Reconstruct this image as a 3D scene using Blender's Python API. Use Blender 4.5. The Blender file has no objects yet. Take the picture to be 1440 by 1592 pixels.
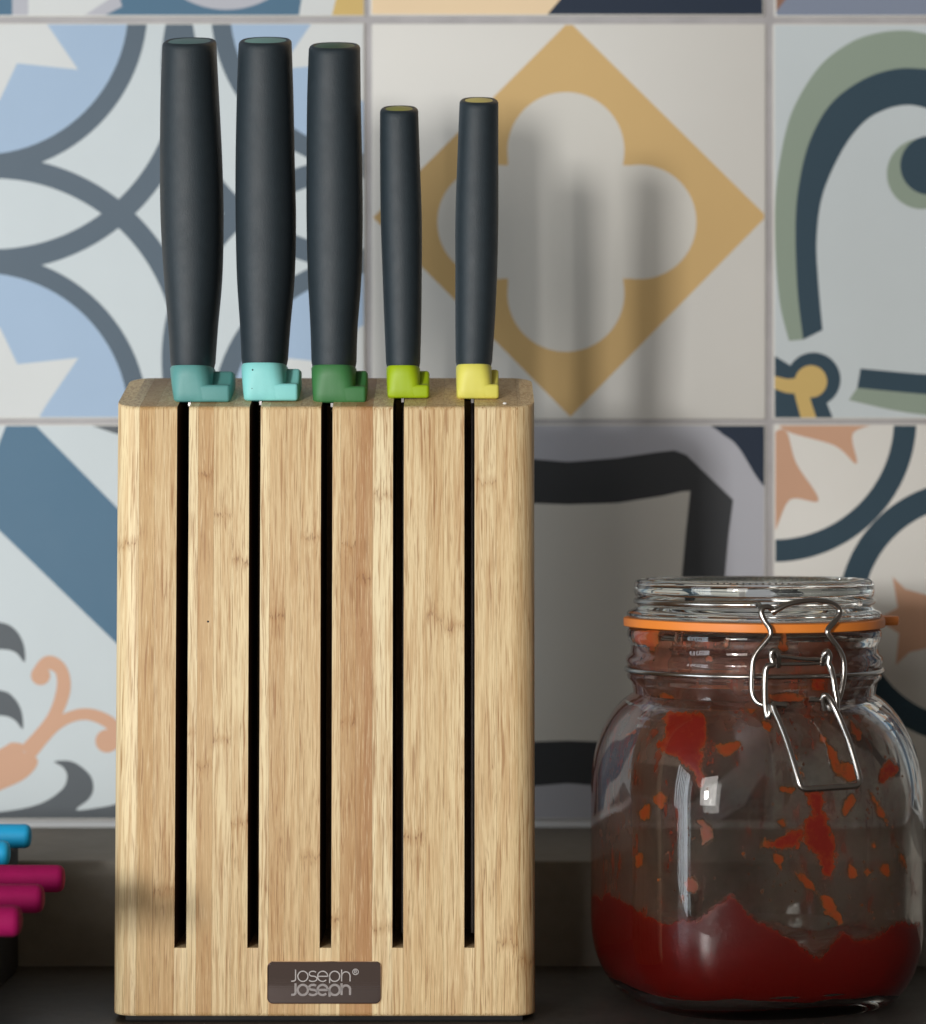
import bpy, bmesh, math, random
from mathutils import Vector, noise as mnoise
from mathutils.geometry import tessellate_polygon

random.seed(7)
SC = bpy.context.scene
COL = SC.collection
MM = 0.001

# ------------------------------------------------------------------ camera
# photograph pixels (1440 x 1592) with the eye level at y = 796
FPX, DCAM, ZC, CX, CY = 4089.0, 1050.0, 204.0, 720.0, 796.0
cam_data = bpy.data.cameras.new('camera')
cam = bpy.data.objects.new('camera', cam_data)
COL.objects.link(cam)
cam.location = (0, -DCAM * MM, ZC * MM)
cam.rotation_euler = (math.radians(90), 0, 0)
cam_data.sensor_fit = 'HORIZONTAL'
cam_data.sensor_width = 36.0
cam_data.lens = FPX / 1440.0 * 36.0
cam_data.clip_start = 0.02
cam_data.clip_end = 50
cam_data.dof.use_dof = True
cam_data.dof.focus_distance = (DCAM + 6) * MM
cam_data.dof.aperture_fstop = 10.5
SC.camera = cam

# ------------------------------------------------------------------ light: dim room, two windows
world = bpy.data.worlds.new('World')
SC.world = world
world.use_nodes = True
wb = world.node_tree.nodes['Background']
wb.inputs['Color'].default_value = (1.0, 0.87, 0.76, 1)
wb.inputs['Strength'].default_value = 0.09


def area_light(name, loc, target, sx, sy, energy, color):
    d = bpy.data.lights.new(name, 'AREA')
    d.shape = 'RECTANGLE'
    d.size, d.size_y = sx, sy
    d.energy = energy
    d.color = color
    o = bpy.data.objects.new(name, d)
    COL.objects.link(o)
    o.location = loc
    o.rotation_euler = (Vector(target) - Vector(loc)).to_track_quat('-Z', 'Y').to_euler()
    return o


# far window, front left, almost level: the soft edged shadows on the tiles
area_light('far_window_light', (-1.15, -2.90, 0.40), (0.0, 0.15, 0.25), 0.21, 0.30, 45, (1.0, 0.98, 0.95))
# the bright room wall round that window
area_light('room_light', (-1.10, -3.00, 0.55), (0.0, 0.15, 0.20), 1.1, 1.2, 28, (1.0, 0.965, 0.92))
# near window at the left: cool side light, the tall streaks on glass and handles
for yy, w in ((-1.00, 0.045), (-0.94, 0.05), (-0.87, 0.055), (-0.79, 0.04), (-0.72, 0.045), (-0.645, 0.04), (-0.565, 0.05), (-0.48, 0.05)):
    area_light('side_window_light', (-1.05, yy, 0.10), (0.0, 0.0, 0.10), w, 1.10, 20 * w, (0.82, 0.92, 1.0))

SC.view_settings.view_transform = 'Standard'
SC.view_settings.look = 'None'
SC.view_settings.exposure = 0.0
SC.view_settings.gamma = 1.0
SC.view_settings.use_curve_mapping = False
SC.render.engine = 'CYCLES'
SC.cycles.use_denoising = True
SC.cycles.max_bounces = 16
SC.cycles.transmission_bounces = 14
SC.cycles.transparent_max_bounces = 16
SC.cycles.glossy_bounces = 6
SC.cycles.diffuse_bounces = 4
SC.cycles.sample_clamp_indirect = 6.0
SC.cycles.blur_glossy = 0.3


# ------------------------------------------------------------------ helpers
def scl(y):
    return FPX / (DCAM + y)


def wx(px, y):
    return (px - CX) / scl(y)


def wz(py, y):
    return ZC + (CY - py) / scl(y)


def props(o, label=None, cat=None, group=None, kind=None):
    if label: o['label'] = label
    if cat: o['category'] = cat
    if group: o['group'] = group
    if kind: o['kind'] = kind
    return o


def empty(name, loc):
    o = bpy.data.objects.new(name, None)
    COL.objects.link(o)
    o.location = [c * MM for c in loc]
    o.empty_display_size = 0.01
    return o


def mesh_obj(name, verts, faces, mat, parent=None, smooth=35, origin=(0, 0, 0), recalc=False):
    """verts in millimetres of the world; the object's origin is `origin` (the parent's place)"""
    me = bpy.data.meshes.new(name)
    ox, oy, oz = origin
    me.from_pydata([((v[0] - ox) * MM, (v[1] - oy) * MM, (v[2] - oz) * MM) for v in verts], [], faces)
    if recalc:
        bm = bmesh.new(); bm.from_mesh(me)
        bmesh.ops.remove_doubles(bm, verts=bm.verts, dist=1e-7)
        bmesh.ops.recalc_face_normals(bm, faces=bm.faces)
        bm.to_mesh(me); bm.free()
    me.update()
    if smooth:
        me.polygons.foreach_set('use_smooth', [True] * len(me.polygons))
        if smooth < 180:
            me.set_sharp_from_angle(angle=math.radians(smooth))
    if mat is not None:
        me.materials.append(mat)
    o = bpy.data.objects.new(name, me)
    COL.objects.link(o)
    if parent is not None:
        o.parent = parent
    else:
        o.location = [c * MM for c in origin]
    return o


def bevel_box(x0, x1, y0, y1, z0, z1, b=1.0, seg=2):
    bm = bmesh.new()
    bmesh.ops.create_cube(bm, size=1.0)
    for v in bm.verts:
        v.co = Vector(((x0 + x1) / 2 + v.co.x * (x1 - x0), (y0 + y1) / 2 + v.co.y * (y1 - y0), (z0 + z1) / 2 + v.co.z * (z1 - z0)))
    if b > 0:
        bmesh.ops.bevel(bm, geom=list(bm.edges), offset=b, segments=seg, profile=0.5, affect='EDGES')
    bm.verts.ensure_lookup_table()
    vs = [tuple(v.co) for v in bm.verts]
    fs = [[v.index for v in f.verts] for f in bm.faces]
    bm.free()
    return vs, fs


def catmull(pts, per=6, closed=False):
    n = len(pts)
    out = []
    rng = range(n) if closed else range(n - 1)
    for i in rng:
        p0 = pts[(i - 1) % n] if (closed or i > 0) else pts[0]
        p1 = pts[i]; p2 = pts[(i + 1) % n]
        p3 = pts[(i + 2) % n] if (closed or i + 2 < n) else pts[-1]
        for k in range(per):
            t = k / per
            out.append(tuple(0.5 * (2 * b + (c - a) * t + (2 * a - 5 * b + 4 * c - d) * t * t + (-a + 3 * b - 3 * c + d) * t ** 3)
                             for a, b, c, d in zip(p0, p1, p2, p3)))
    if not closed:
        out.append(tuple(pts[-1]))
    return out


def tube(path, r, nseg=10, closed=False):
    P = [Vector(p) for p in path]
    n = len(P)
    vs, fs = [], []
    T = []
    for i in range(n):
        a = P[(i - 1) % n] if (closed or i > 0) else P[i]
        b = P[(i + 1) % n] if (closed or i < n - 1) else P[i]
        t = (b - a)
        T.append(t.normalized() if t.length > 0 else Vector((0, 0, 1)))
    ref = Vector((0, 0, 1)) if abs(T[0].z) < 0.9 else Vector((1, 0, 0))
    nrm = (ref - T[0] * ref.dot(T[0])).normalized()
    for i in range(n):
        nrm = (nrm - T[i] * nrm.dot(T[i]))
        nrm = nrm.normalized()
        bn = T[i].cross(nrm)
        for k in range(nseg):
            a = 2 * math.pi * k / nseg
            vs.append(tuple(P[i] + (nrm * math.cos(a) + bn * math.sin(a)) * r))
    m = n if closed else n - 1
    for i in range(m):
        j = (i + 1) % n
        for k in range(nseg):
            l = (k + 1) % nseg
            fs.append([i * nseg + k, i * nseg + l, j * nseg + l, j * nseg + k])
    if not closed:
        fs.append([k for k in range(nseg)][::-1])
        fs.append([(n - 1) * nseg + k for k in range(nseg)])
    return vs, fs


# ------------------------------------------------------------------ materials
class NT:
    def __init__(self, name):
        self.m = bpy.data.materials.new(name)
        self.m.use_nodes = True
        self.t = self.m.node_tree
        self.b = self.t.nodes['Principled BSDF']

    def n(self, typ, **kw):
        nd = self.t.nodes.new(typ)
        for k, v in kw.items():
            if k.startswith('i_'):
                nd.inputs[int(k[2:])].default_value = v
            else:
                setattr(nd, k, v)
        return nd

    def l(self, a, b):
        self.t.links.new(a, b)

    def math(self, op, a, b=None, c=None, clamp=False):
        nd = self.t.nodes.new('ShaderNodeMath')
        nd.operation = op
        nd.use_clamp = clamp
        for i, v in enumerate((a, b, c)):
            if v is None: continue
            if hasattr(v, 'is_linked') or hasattr(v, 'links'):
                self.l(v, nd.inputs[i])
            else:
                nd.inputs[i].default_value = v
        return nd.outputs[0]

    def mix(self, fac, a, b, blend='MIX'):
        nd = self.t.nodes.new('ShaderNodeMix')
        nd.data_type = 'RGBA'; nd.blend_type = blend
        for s, v in ((nd.inputs[0], fac), (nd.inputs[6], a), (nd.inputs[7], b)):
            if hasattr(v, 'links'):
                self.l(v, s)
            else:
                s.default_value = v
        return nd.outputs[2]

    def ramp(self, v, lo, hi):
        nd = self.t.nodes.new('ShaderNodeMapRange')
        nd.interpolation_type = 'SMOOTHSTEP'
        self.l(v, nd.inputs[0])
        nd.inputs[1].default_value = lo; nd.inputs[2].default_value = hi
        return nd.outputs[0]

    def noise(self, vec, scale, detail=2, rough=0.5, mapscale=None):
        if mapscale is not None:
            mp = self.n('ShaderNodeMapping')
            mp.inputs['Scale'].default_value = mapscale
            self.l(vec, mp.inputs[0]); vec = mp.outputs[0]
        nd = self.n('ShaderNodeTexNoise')
        nd.inputs['Scale'].default_value = scale
        nd.inputs['Detail'].default_value = detail
        nd.inputs['Roughness'].default_value = rough
        self.l(vec, nd.inputs['Vector'])
        return nd.outputs['Fac']

    def obj(self):
        return self.n('ShaderNodeTexCoord').outputs['Object']

    def bump(self, h, strength, dist):
        nd = self.n('ShaderNodeBump')
        nd.inputs['Strength'].default_value = strength
        nd.inputs['Distance'].default_value = dist
        self.l(h, nd.inputs['Height'])
        self.l(nd.outputs[0], self.b.inputs['Normal'])


def rgb(r, g, b):
    """sRGB 0..255 to linear"""
    f = lambda c: (c / 12.92 if c <= 0.04045 else ((c + 0.055) / 1.055) ** 2.4)
    return (f(r / 255), f(g / 255), f(b / 255), 1)


def paint(name, col, rough=0.45, var=0.08, vscale=40, bump=0.0, bscale=900, spec=0.5, coat=0.0):
    m = NT(name)
    c = m.obj()
    nz = m.noise(c, vscale, 4, 0.6)
    dark = tuple(x * (1 - var) for x in col[:3]) + (1,)
    lite = tuple(min(1, x * (1 + var)) for x in col[:3]) + (1,)
    m.l(m.mix(nz, dark, lite), m.b.inputs['Base Color'])
    m.b.inputs['Roughness'].default_value = rough
    m.b.inputs['Specular IOR Level'].default_value = spec
    if coat:
        m.b.inputs['Coat Weight'].default_value = coat
    sc = m.noise(c, vscale * 0.35, 5, 0.7)
    m.l(m.math('MULTIPLY_ADD', sc, rough * 0.5, rough * 0.75), m.b.inputs['Roughness'])
    if bump:
        m.bump(m.noise(c, bscale, 3, 0.6), bump, 0.0003)
    return m.m


def metal(name, col, rough, bump=0.0, stretch=(1, 1, 1), bscale=300):
    m = NT(name)
    m.b.inputs['Metallic'].default_value = 1
    m.b.inputs['Base Color'].default_value = col
    c = m.obj()
    nz = m.noise(c, bscale, 3, 0.6, stretch)
    r = m.math('MULTIPLY_ADD', nz, rough * 0.6, rough * 0.7)
    m.l(r, m.b.inputs['Roughness'])
    if bump:
        m.bump(nz, bump, 0.0002)
    return m.m


def glass_mat(name, col, rough=0.0, wav=0.0):
    m = NT(name)
    m.b.inputs['Base Color'].default_value = col
    m.b.inputs['Roughness'].default_value = rough
    m.b.inputs['IOR'].default_value = 1.5
    m.b.inputs['Transmission Weight'].default_value = 1.0
    if wav:
        m.bump(m.noise(m.obj(), 45, 2, 0.5), wav, 0.004)
    return m.m


def bamboo_mat():
    m = NT('bamboo')
    def attr(nm):
        a = m.n('ShaderNodeAttribute'); a.attribute_type = 'OBJECT'; a.attribute_name = nm
        return a.outputs['Fac']
    tone, seed, n1, n2, warm = attr('tone'), attr('seed'), attr('node_a'), attr('node_b'), attr('warm')
    co = m.obj()
    cmb = m.n('ShaderNodeCombineXYZ')
    m.l(m.math('MULTIPLY', seed, 0.731), cmb.inputs[0])
    m.l(m.math('MULTIPLY', seed, 0.377), cmb.inputs[1])
    m.l(m.math('MULTIPLY', seed, 0.913), cmb.inputs[2])
    add = m.n('ShaderNodeVectorMath'); add.operation = 'ADD'
    m.l(co, add.inputs[0]); m.l(cmb.outputs[0], add.inputs[1])
    v = add.outputs[0]
    # gentle waviness of the fibres
    wob = m.noise(v, 1.0, 2, 0.5, (60, 60, 22))
    wv = m.n('ShaderNodeCombineXYZ')
    m.l(m.math('MULTIPLY', m.math('SUBTRACT', wob, 0.5), 0.0012), wv.inputs[0])
    add2 = m.n('ShaderNodeVectorMath'); add2.operation = 'ADD'
    m.l(v, add2.inputs[0]); m.l(wv.outputs[0], add2.inputs[1])
    v = add2.outputs[0]
    fine = m.noise(v, 1.0, 3, 0.65, (2300, 1500, 2.5))
    med = m.noise(v, 1.0, 3, 0.6, (620, 400, 2.2))
    broad = m.noise(v, 1.0, 3, 0.5, (130, 90, 7))
    fleck = m.noise(v, 1.0, 2, 0.6, (1500, 900, 90))
    patch = m.noise(v, 1.0, 2, 0.5, (90, 60, 30))
    # knuckles
    sep = m.n('ShaderNodeSeparateXYZ'); m.l(co, sep.inputs[0])
    z = sep.outputs[2]
    rag = m.math('MULTIPLY', m.math('SUBTRACT', m.noise(v, 1.0, 3, 0.7, (380, 200, 90)), 0.5), 0.012)
    zz = m.math('ADD', z, rag)
    def node_mask(np_):
        d = m.math('SUBTRACT', zz, np_)
        a = m.math('ABSOLUTE', d)
        near = m.math('SUBTRACT', 1.0, m.ramp(a, 0.0002, 0.0042))
        thin = m.math('SUBTRACT', 1.0, m.ramp(a, 0.0, 0.0011))
        glow = m.math('SUBTRACT', 1.0, m.ramp(a, 0.002, 0.018))
        return near, thin, glow
    a1, t1, g1 = node_mask(n1)
    a2, t2, g2 = node_mask(n2)
    near = m.math('MAXIMUM', a1, a2); thin = m.math('MAXIMUM', t1, t2); glow = m.math('MAXIMUM', g1, g2)
    lite = m.mix(warm, rgb(244, 225, 182), rgb(238, 210, 158))
    dark = m.mix(warm, rgb(216, 184, 130), rgb(178, 129, 84))
    above = m.math('MULTIPLY', m.ramp(m.math('SUBTRACT', zz, n1), -0.0006, 0.0006), m.math('MULTIPLY', m.math('SINE', m.math('MULTIPLY', seed, 2.1)), 0.22))
    tone2 = m.math('ADD', tone, m.math('ADD', above, m.math('MULTIPLY', m.math('SUBTRACT', broad, 0.5), 0.3)), clamp=True)
    base = m.mix(tone2, lite, dark)
    line = m.noise(v, 1.0, 2, 0.7, (1150, 700, 1.6))
    c1 = m.mix(m.math('MULTIPLY', m.ramp(med, 0.42, 0.62), 0.55), base, rgb(192, 148, 98))
    c1 = m.mix(m.math('MULTIPLY', m.ramp(line, 0.55, 0.66), 0.72), c1, rgb(158, 110, 64))
    c2 = m.mix(m.math('MULTIPLY', m.ramp(fine, 0.48, 0.70), 0.48), c1, rgb(160, 116, 68))
    c2 = m.mix(m.math('MULTIPLY', m.ramp(fine, 0.46, 0.30), 0.40), c2, rgb(250, 230, 186))
    c3 = m.mix(m.math('MULTIPLY', m.ramp(broad, 0.40, 0.70), 0.24), c2, rgb(243, 218, 168))
    fl = m.math('MULTIPLY', m.ramp(fleck, 0.56, 0.68), m.math('MAXIMUM', m.ramp(patch, 0.56, 0.68), glow))
    c4 = m.mix(m.math('MULTIPLY', fl, 0.55), c3, rgb(146, 94, 50))
    c5 = m.mix(m.math('MULTIPLY', near, 0.30), c4, rgb(168, 116, 62))
    c6 = m.mix(m.math('MULTIPLY', m.math('MULTIPLY', thin, m.ramp(fleck, 0.46, 0.62)), 0.55), c5, rgb(116, 72, 38))
    m.l(c6, m.b.inputs['Base Color'])
    r = m.math('MULTIPLY_ADD', med, 0.18, 0.40)
    m.l(r, m.b.inputs['Roughness'])
    m.b.inputs['Specular IOR Level'].default_value = 0.35
    h = m.math('ADD', m.math('MULTIPLY', fine, 0.6), m.math('MULTIPLY', thin, -0.6))
    m.bump(h, 0.25, 0.00025)
    return m.m


M_BAMBOO = bamboo_mat()
M_SLOT_SHADE = paint('shaded_saw_cut', rgb(92, 64, 40), 0.85, 0.25, 300, 0.3, 1500)  # slot shade painted into the strips' sawn sides as a darker brown
M_TILE = paint('tile_glaze', rgb(226, 224, 218), 0.5, 0.03, 12, 0.06, 500, 0.3)
M_GROUT = paint('grout', rgb(176, 173, 174), 0.9, 0.22, 60, 0.4, 1500)
M_SILI = paint('silicone', rgb(226, 228, 230), 0.4, 0.03, 30)
def prt(nm, c): return paint('print_' + nm, rgb(*c), 0.55, 0.05, 14, 0.06, 500, 0.25)
PR = {k: prt(k, c) for k, c in dict(
    slate=(90, 105, 118), pale=(166, 189, 214), ochre=(213, 179, 122), sage=(150, 165, 150), teal=(54, 76, 90),
    navy=(38, 50, 68), lav=(186, 187, 195), char=(64, 66, 69), blue=(82, 117, 142), peach=(212, 168, 140),
    grey=(92, 98, 103), offw=(216, 213, 205), cream=(240, 214, 176), cool=(206, 215, 218), brown=(150, 112, 94),
    slb=(136, 146, 166), oyel=(214, 184, 116), white=(216, 219, 218)).items()}
M_COUNTER = paint('counter_laminate', rgb(78, 73, 68), 0.42, 0.22, 260, 0.15, 1200)
M_LEDGE = paint('ledge_laminate', rgb(140, 135, 127), 0.85, 0.16, 120, 0.15, 1200, 0.12)
M_HANDLE = paint('soft_black_plastic', rgb(41, 51, 57), 0.52, 0.18, 260, 0.45, 2200, 0.45)
M_STEEL = metal('blade_steel', (0.50, 0.48, 0.48, 1), 0.22)
M_WIRE = metal('wire_steel', (0.43, 0.40, 0.37, 1), 0.24, 0.1, (1, 1, 1), 900)
M_BADGE = metal('badge_steel', (0.74, 0.61, 0.585, 1), 0.055, 0.02, (4, 1, 900), 1)
M_ETCH = paint('etched_pale', rgb(186, 180, 178), 0.7, 0.03)
M_ETCH2 = paint('etched_grey', rgb(156, 149, 147), 0.7, 0.03)
M_RUBBER = paint('black_rubber', rgb(26, 25, 25), 0.8, 0.1)
M_GLASS = glass_mat('jar_glass', (0.955, 0.975, 0.965, 1), 0.0, 0.0)
M_LID = glass_mat('lid_glass', (0.90, 0.95, 0.93, 1), 0.0, 0.0)
M_SEAL = paint('orange_rubber', rgb(240, 138, 52), 0.5, 0.06, 60)
M_BOX = paint('dark_box_card', rgb(38, 33, 31), 0.7, 0.1)
M_CRUMB = paint('crumb', rgb(240, 236, 228), 0.7, 0.1)
M_SPECK = paint('dark_speck', rgb(24, 20, 18), 0.6, 0.1)


def sauce_mat(name, c0, c1, rough=0.25):
    m = NT(name)
    c = m.obj()
    nz = m.noise(c, 45, 2, 0.5)
    m.l(m.mix(m.ramp(nz, 0.30, 0.80), c0, c1), m.b.inputs['Base Color'])
    m.b.inputs['Roughness'].default_value = rough
    m.b.inputs['Subsurface Weight'].default_value = 0.25
    m.b.inputs['Subsurface Radius'].default_value = (0.004, 0.0012, 0.0006)
    m.b.inputs['Subsurface Scale'].default_value = 0.5
    m.bump(m.noise(c, 300, 3, 0.6), 0.2, 0.0006)
    return m.m


def smear_mat(name, thin, thick, wide=1.05):
    m = NT(name)
    c = m.obj()
    a = m.n('ShaderNodeAttribute'); a.attribute_name = 'thickness'
    nz = m.noise(c, 700, 4, 0.7)
    nb = m.noise(c, 160, 3, 0.6)
    t = m.math('ADD', a.outputs['Fac'], m.math('ADD', m.math('MULTIPLY', m.math('SUBTRACT', nz, 0.5), 1.0), m.math('MULTIPLY', m.math('SUBTRACT', nb, 0.5), 1.1)))
    m.l(m.mix(m.ramp(t, 0.25, wide), thin, thick), m.b.inputs['Base Color'])
    m.l(m.ramp(t, 0.12, 0.72), m.b.inputs['Alpha'])
    m.b.inputs['Roughness'].default_value = 0.3
    m.bump(nb, 0.3, 0.001)
    return m.m


M_SAUCE = smear_mat('red_sauce', rgb(158, 48, 18), rgb(112, 13, 7), 0.9)
M_SMEAR = smear_mat('sauce_smear_red', rgb(186, 84, 32), rgb(150, 26, 11))
M_SMEAR2 = smear_mat('sauce_smear_orange', rgb(146, 90, 46), rgb(178, 74, 26))

# ------------------------------------------------------------------ setting: countertop, ledge, tiled wall
YW = FPX / 3.125 - DCAM            # tile faces
YL = FPX / 3.459 - DCAM            # front of the ledge
ZL = wz(1338, YL)                  # top of the ledge
vs, fs = bevel_box(-900, 900, -190, YL + 1.5, -38, 0, 2.0)
props(mesh_obj('countertop', vs, fs, M_COUNTER), kind='structure')
vs, fs = bevel_box(-900, 900, YL, YW + 20, -38, ZL, 1.6, 3)
props(mesh_obj('ledge', vs, fs, M_LEDGE), kind='structure')
YG = YW + 1.4
vs, fs = bevel_box(-900, 900, YG, YG + 40, ZL - 30, 720, 0)
wall = props(mesh_obj('wall', vs, fs, M_GROUT), kind='structure')
# silicone bead between the ledge and the tiles
vs, fs = tube([(-900, YW + 0.2, ZL + 0.6), (900, YW + 0.2, ZL + 0.6)], 2.4, 10)
mesh_obj('silicone_bead', vs, fs, M_SILI, wall)


# --- printed tiles: all coordinates are photograph pixels on the wall plane
def clip_tri(tri, x0, x1, y0, y1):
    poly = list(tri)
    for ax, lim, sgn in ((0, x0, 1), (0, x1, -1), (1, y0, 1), (1, y1, -1)):
        out = []
        for i in range(len(poly)):
            a, b = poly[i], poly[(i + 1) % len(poly)]
            da, db = sgn * (a[ax] - lim), sgn * (b[ax] - lim)
            if da >= 0: out.append(a)
            if (da >= 0) != (db >= 0):
                t = da / (da - db)
                out.append((a[0] + (b[0] - a[0]) * t, a[1] + (b[1] - a[1]) * t))
        poly = out
        if len(poly) < 3: return None
    return poly


SID = [0]
class Tri(list):
    sid = 0


def shape(tris):
    SID[0] += 1
    o = []
    for t in tris:
        q = Tri(t); q.sid = SID[0]; o.append(q)
    return o


def poly_tris(p):
    ids = tessellate_polygon([[Vector((x, y, 0)) for x, y in p]])
    return shape([[p[i] for i in t] for t in ids])


def disc(cx, cy, r, n=96):
    ps = [(cx + r * math.cos(2 * math.pi * k / n), cy + r * math.sin(2 * math.pi * k / n)) for k in range(n)]
    return shape([[(cx, cy), ps[k], ps[(k + 1) % n]] for k in range(n)])


def ring(cx, cy, r0, r1, n=120):
    o = []
    for k in range(n):
        a, b = 2 * math.pi * k / n, 2 * math.pi * (k + 1) / n
        q = [(cx + r0 * math.cos(a), cy + r0 * math.sin(a)), (cx + r1 * math.cos(a), cy + r1 * math.sin(a)),
             (cx + r1 * math.cos(b), cy + r1 * math.sin(b)), (cx + r0 * math.cos(b), cy + r0 * math.sin(b))]
        o += [[q[0], q[1], q[2]], [q[0], q[2], q[3]]]
    return shape(o)


def between(e0, e1, per=8):
    a, b = catmull(e0, per), catmull(e1, per)
    n = max(len(a), len(b))
    def res(p):
        L = [0]
        for i in range(len(p) - 1): L.append(L[-1] + math.dist(p[i], p[i + 1]))
        o = []
        j = 0
        for k in range(n):
            s = L[-1] * k / (n - 1)
            while j < len(p) - 2 and L[j + 1] < s: j += 1
            t = (s - L[j]) / max(1e-9, L[j + 1] - L[j])
            o.append((p[j][0] + (p[j + 1][0] - p[j][0]) * t, p[j][1] + (p[j + 1][1] - p[j][1]) * t))
        return o
    a, b = res(a), res(b)
    o = []
    for i in range(n - 1):
        o += [[a[i], b[i], b[i + 1]], [a[i], b[i + 1], a[i + 1]]]
    return shape(o)


def stroke(pts, widths, per=8):
    full = catmull([(p[0], p[1], w) for p, w in zip(pts, widths)], per)
    L, R = [], []
    for i in range(len(full)):
        a = full[max(0, i - 1)]; b = full[min(len(full) - 1, i + 1)]
        dx, dy = b[0] - a[0], b[1] - a[1]
        d = math.hypot(dx, dy) or 1
        w = full[i][2] / 2
        L.append((full[i][0] - dy / d * w, full[i][1] + dx / d * w))
        R.append((full[i][0] + dy / d * w, full[i][1] - dx / d * w))
    o = []
    for i in range(len(L) - 1):
        o += [[L[i], R[i], R[i + 1]], [L[i], R[i + 1], L[i + 1]]]
    return shape(o)


def smoothpoly(pts, per=6):
    return poly_tris(catmull(pts, per, True))


def mirror(tris, fn):
    ids, o = {}, []
    for t in tris:
        if t.sid not in ids:
            SID[0] += 1; ids[t.sid] = SID[0]
        q = Tri([fn(p) for p in t]); q.sid = ids[t.sid]; o.append(q)
    return o
def mirx(tris, c): return mirror(tris, lambda p: (2 * c - p[0], p[1]))
def miry(tris, c): return mirror(tris, lambda p: (p[0], 2 * c - p[1]))
def four(tris, cx, cy):
    a = tris + mirx(tris, cx)
    return a + miry(a, cy)


TW = 613
def build_tile(x0, y0, layers, mat=M_TILE):
    """x0,y0: top left pixel of the tile; layers: [(name, colour, triangles)]"""
    s = 3.125
    X0, X1 = (x0 - CX) / s, (x0 + TW - CX) / s
    Z1, Z0 = ZC + (CY - y0) / s, ZC + (CY - (y0 + TW + 3)) / s
    xc, zc = (X0 + X1) / 2, (Z0 + Z1) / 2
    org = (xc, YW, zc)
    vs, fs = bevel_box(X0, X1, YW, YW + 7, Z0, Z1, 0.9, 2)
    t = mesh_obj('tile', vs, fs, mat, wall, origin=org)
    t.location = [c * MM for c in org]
    t.rotation_euler = (math.radians(random.uniform(-.12, .12)), math.radians(random.uniform(-.1, .1)), math.radians(random.uniform(-.12, .12)))
    base_y = YW - 0.03
    for k, (nm, colr, tris) in enumerate(layers):
        V, F = [], []
        order = {sd: i for i, sd in enumerate(sorted({t_.sid for t_ in tris}))}
        e = 2.6
        for tr in tris:
            yy = base_y - 0.006 * order[tr.sid]
            p = clip_tri(tr, x0 + e, x0 + TW - e, y0 + e, y0 + TW + 3 - e)
            if not p: continue
            area = sum(p[i][0] * p[(i + 1) % len(p)][1] - p[(i + 1) % len(p)][0] * p[i][1] for i in range(len(p)))
            if abs(area) < 0.02: continue
            if area > 0: p = p[::-1]
            b = len(V)
            V += [((x - CX) / s, yy, ZC + (CY - y) / s) for x, y in p]
            F.append([b + i for i in range(len(p))][::-1])
        if F:
            mesh_obj(nm, V, F, PR[colr], t, smooth=0, origin=org)
        base_y -= 0.006 * len(order) + 0.02
    return t


def rect(x0, y0, x1, y1): return poly_tris([(x0, y0), (x1, y0), (x1, y1), (x0, y1)])

# tile with interlaced circles and stars (left, behind the knives)
ax, ay = 279, 332
tA = [
    ('printed_ground', 'cool', rect(-80, 0, 600, 700)),
    ('printed_band', 'slate', four(ring(-10, 560, 283, 317, 160), ax, ay)),
    ('printed_ring', 'slate', four(disc(-30, 10, 260), ax, ay)),
    ('printed_disc', 'pale', four(disc(-30, 10, 230), ax, ay)),
    ('printed_star', 'white', four(poly_tris([(-110, -40), (-60, -85), (-10, -30), (40, -20), (72, 35), (122, 108), (27, 98), (0, 155), (-60, 180), (-90, 98), (-170, 108), (-100, 35)]), ax, ay)),
]
T00 = build_tile(-45, 35, tA)
# tile with the ochre lozenge and the quatrefoil
q = disc(880, 234, 91) + disc(769, 345, 89) + disc(994, 345, 89) + disc(880, 456, 91) + rect(790, 234, 969, 456) + rect(769, 257, 994, 433)
tB = [('printed_lozenge', 'ochre', poly_tris([(885, 33), (1192, 336), (887, 648), (580, 338)])), ('printed_quatrefoil', 'offw', q)]
T01 = build_tile(578, 36, tB)
# tile with arches and curls (right)
dO = [(1249, 528), (1240, 450), (1237, 350), (1243, 283), (1260, 217), (1293, 160), (1343, 123), (1393, 107), (1440, 107), (1508, 112)]
dI = [(1279, 513), (1272, 433), (1270, 367), (1280, 300), (1310, 233), (1343, 190), (1377, 170), (1410, 163), (1440, 168), (1508, 190)]
sO = [(1227, 530), (1212, 467), (1205, 367), (1208, 283), (1223, 200), (1243, 150), (1277, 100), (1320, 67), (1360, 52), (1403, 47), (1440, 52), (1508, 70)]
def sym(t): return t + mirx(t, 1508)
tC = [
    ('printed_ground', 'cool', rect(1190, 0, 1900, 700)),
    ('printed_arch', 'sage', sym(between(sO, dO)) + sym(disc(1434, 270, 55)) + sym(between([(1333, 603), (1440, 613), (1508, 616)], [(1320, 622), (1385, 637), (1440, 645), (1508, 648)]))),
    ('printed_inner_arch', 'teal', sym(between(dO, dI)) + sym(disc(1446, 257, 46)) + sym(between([(1338, 573), (1440, 582), (1508, 585)], [(1333, 603), (1440, 613), (1508, 616)]))
        + sym(disc(1265, 590, 42) + poly_tris([(1196, 548), (1232, 570), (1300, 610), (1285, 625), (1297, 655), (1196, 655)]))),
    ('printed_bud', 'oyel', sym(disc(1261, 593, 25) + stroke([(1190, 588), (1225, 600), (1255, 596)], [16, 22, 26]) + stroke([(1262, 665), (1250, 625), (1245, 600)], [24, 22, 24]))),
]
T02 = build_tile(1202, 36, tC)
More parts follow.
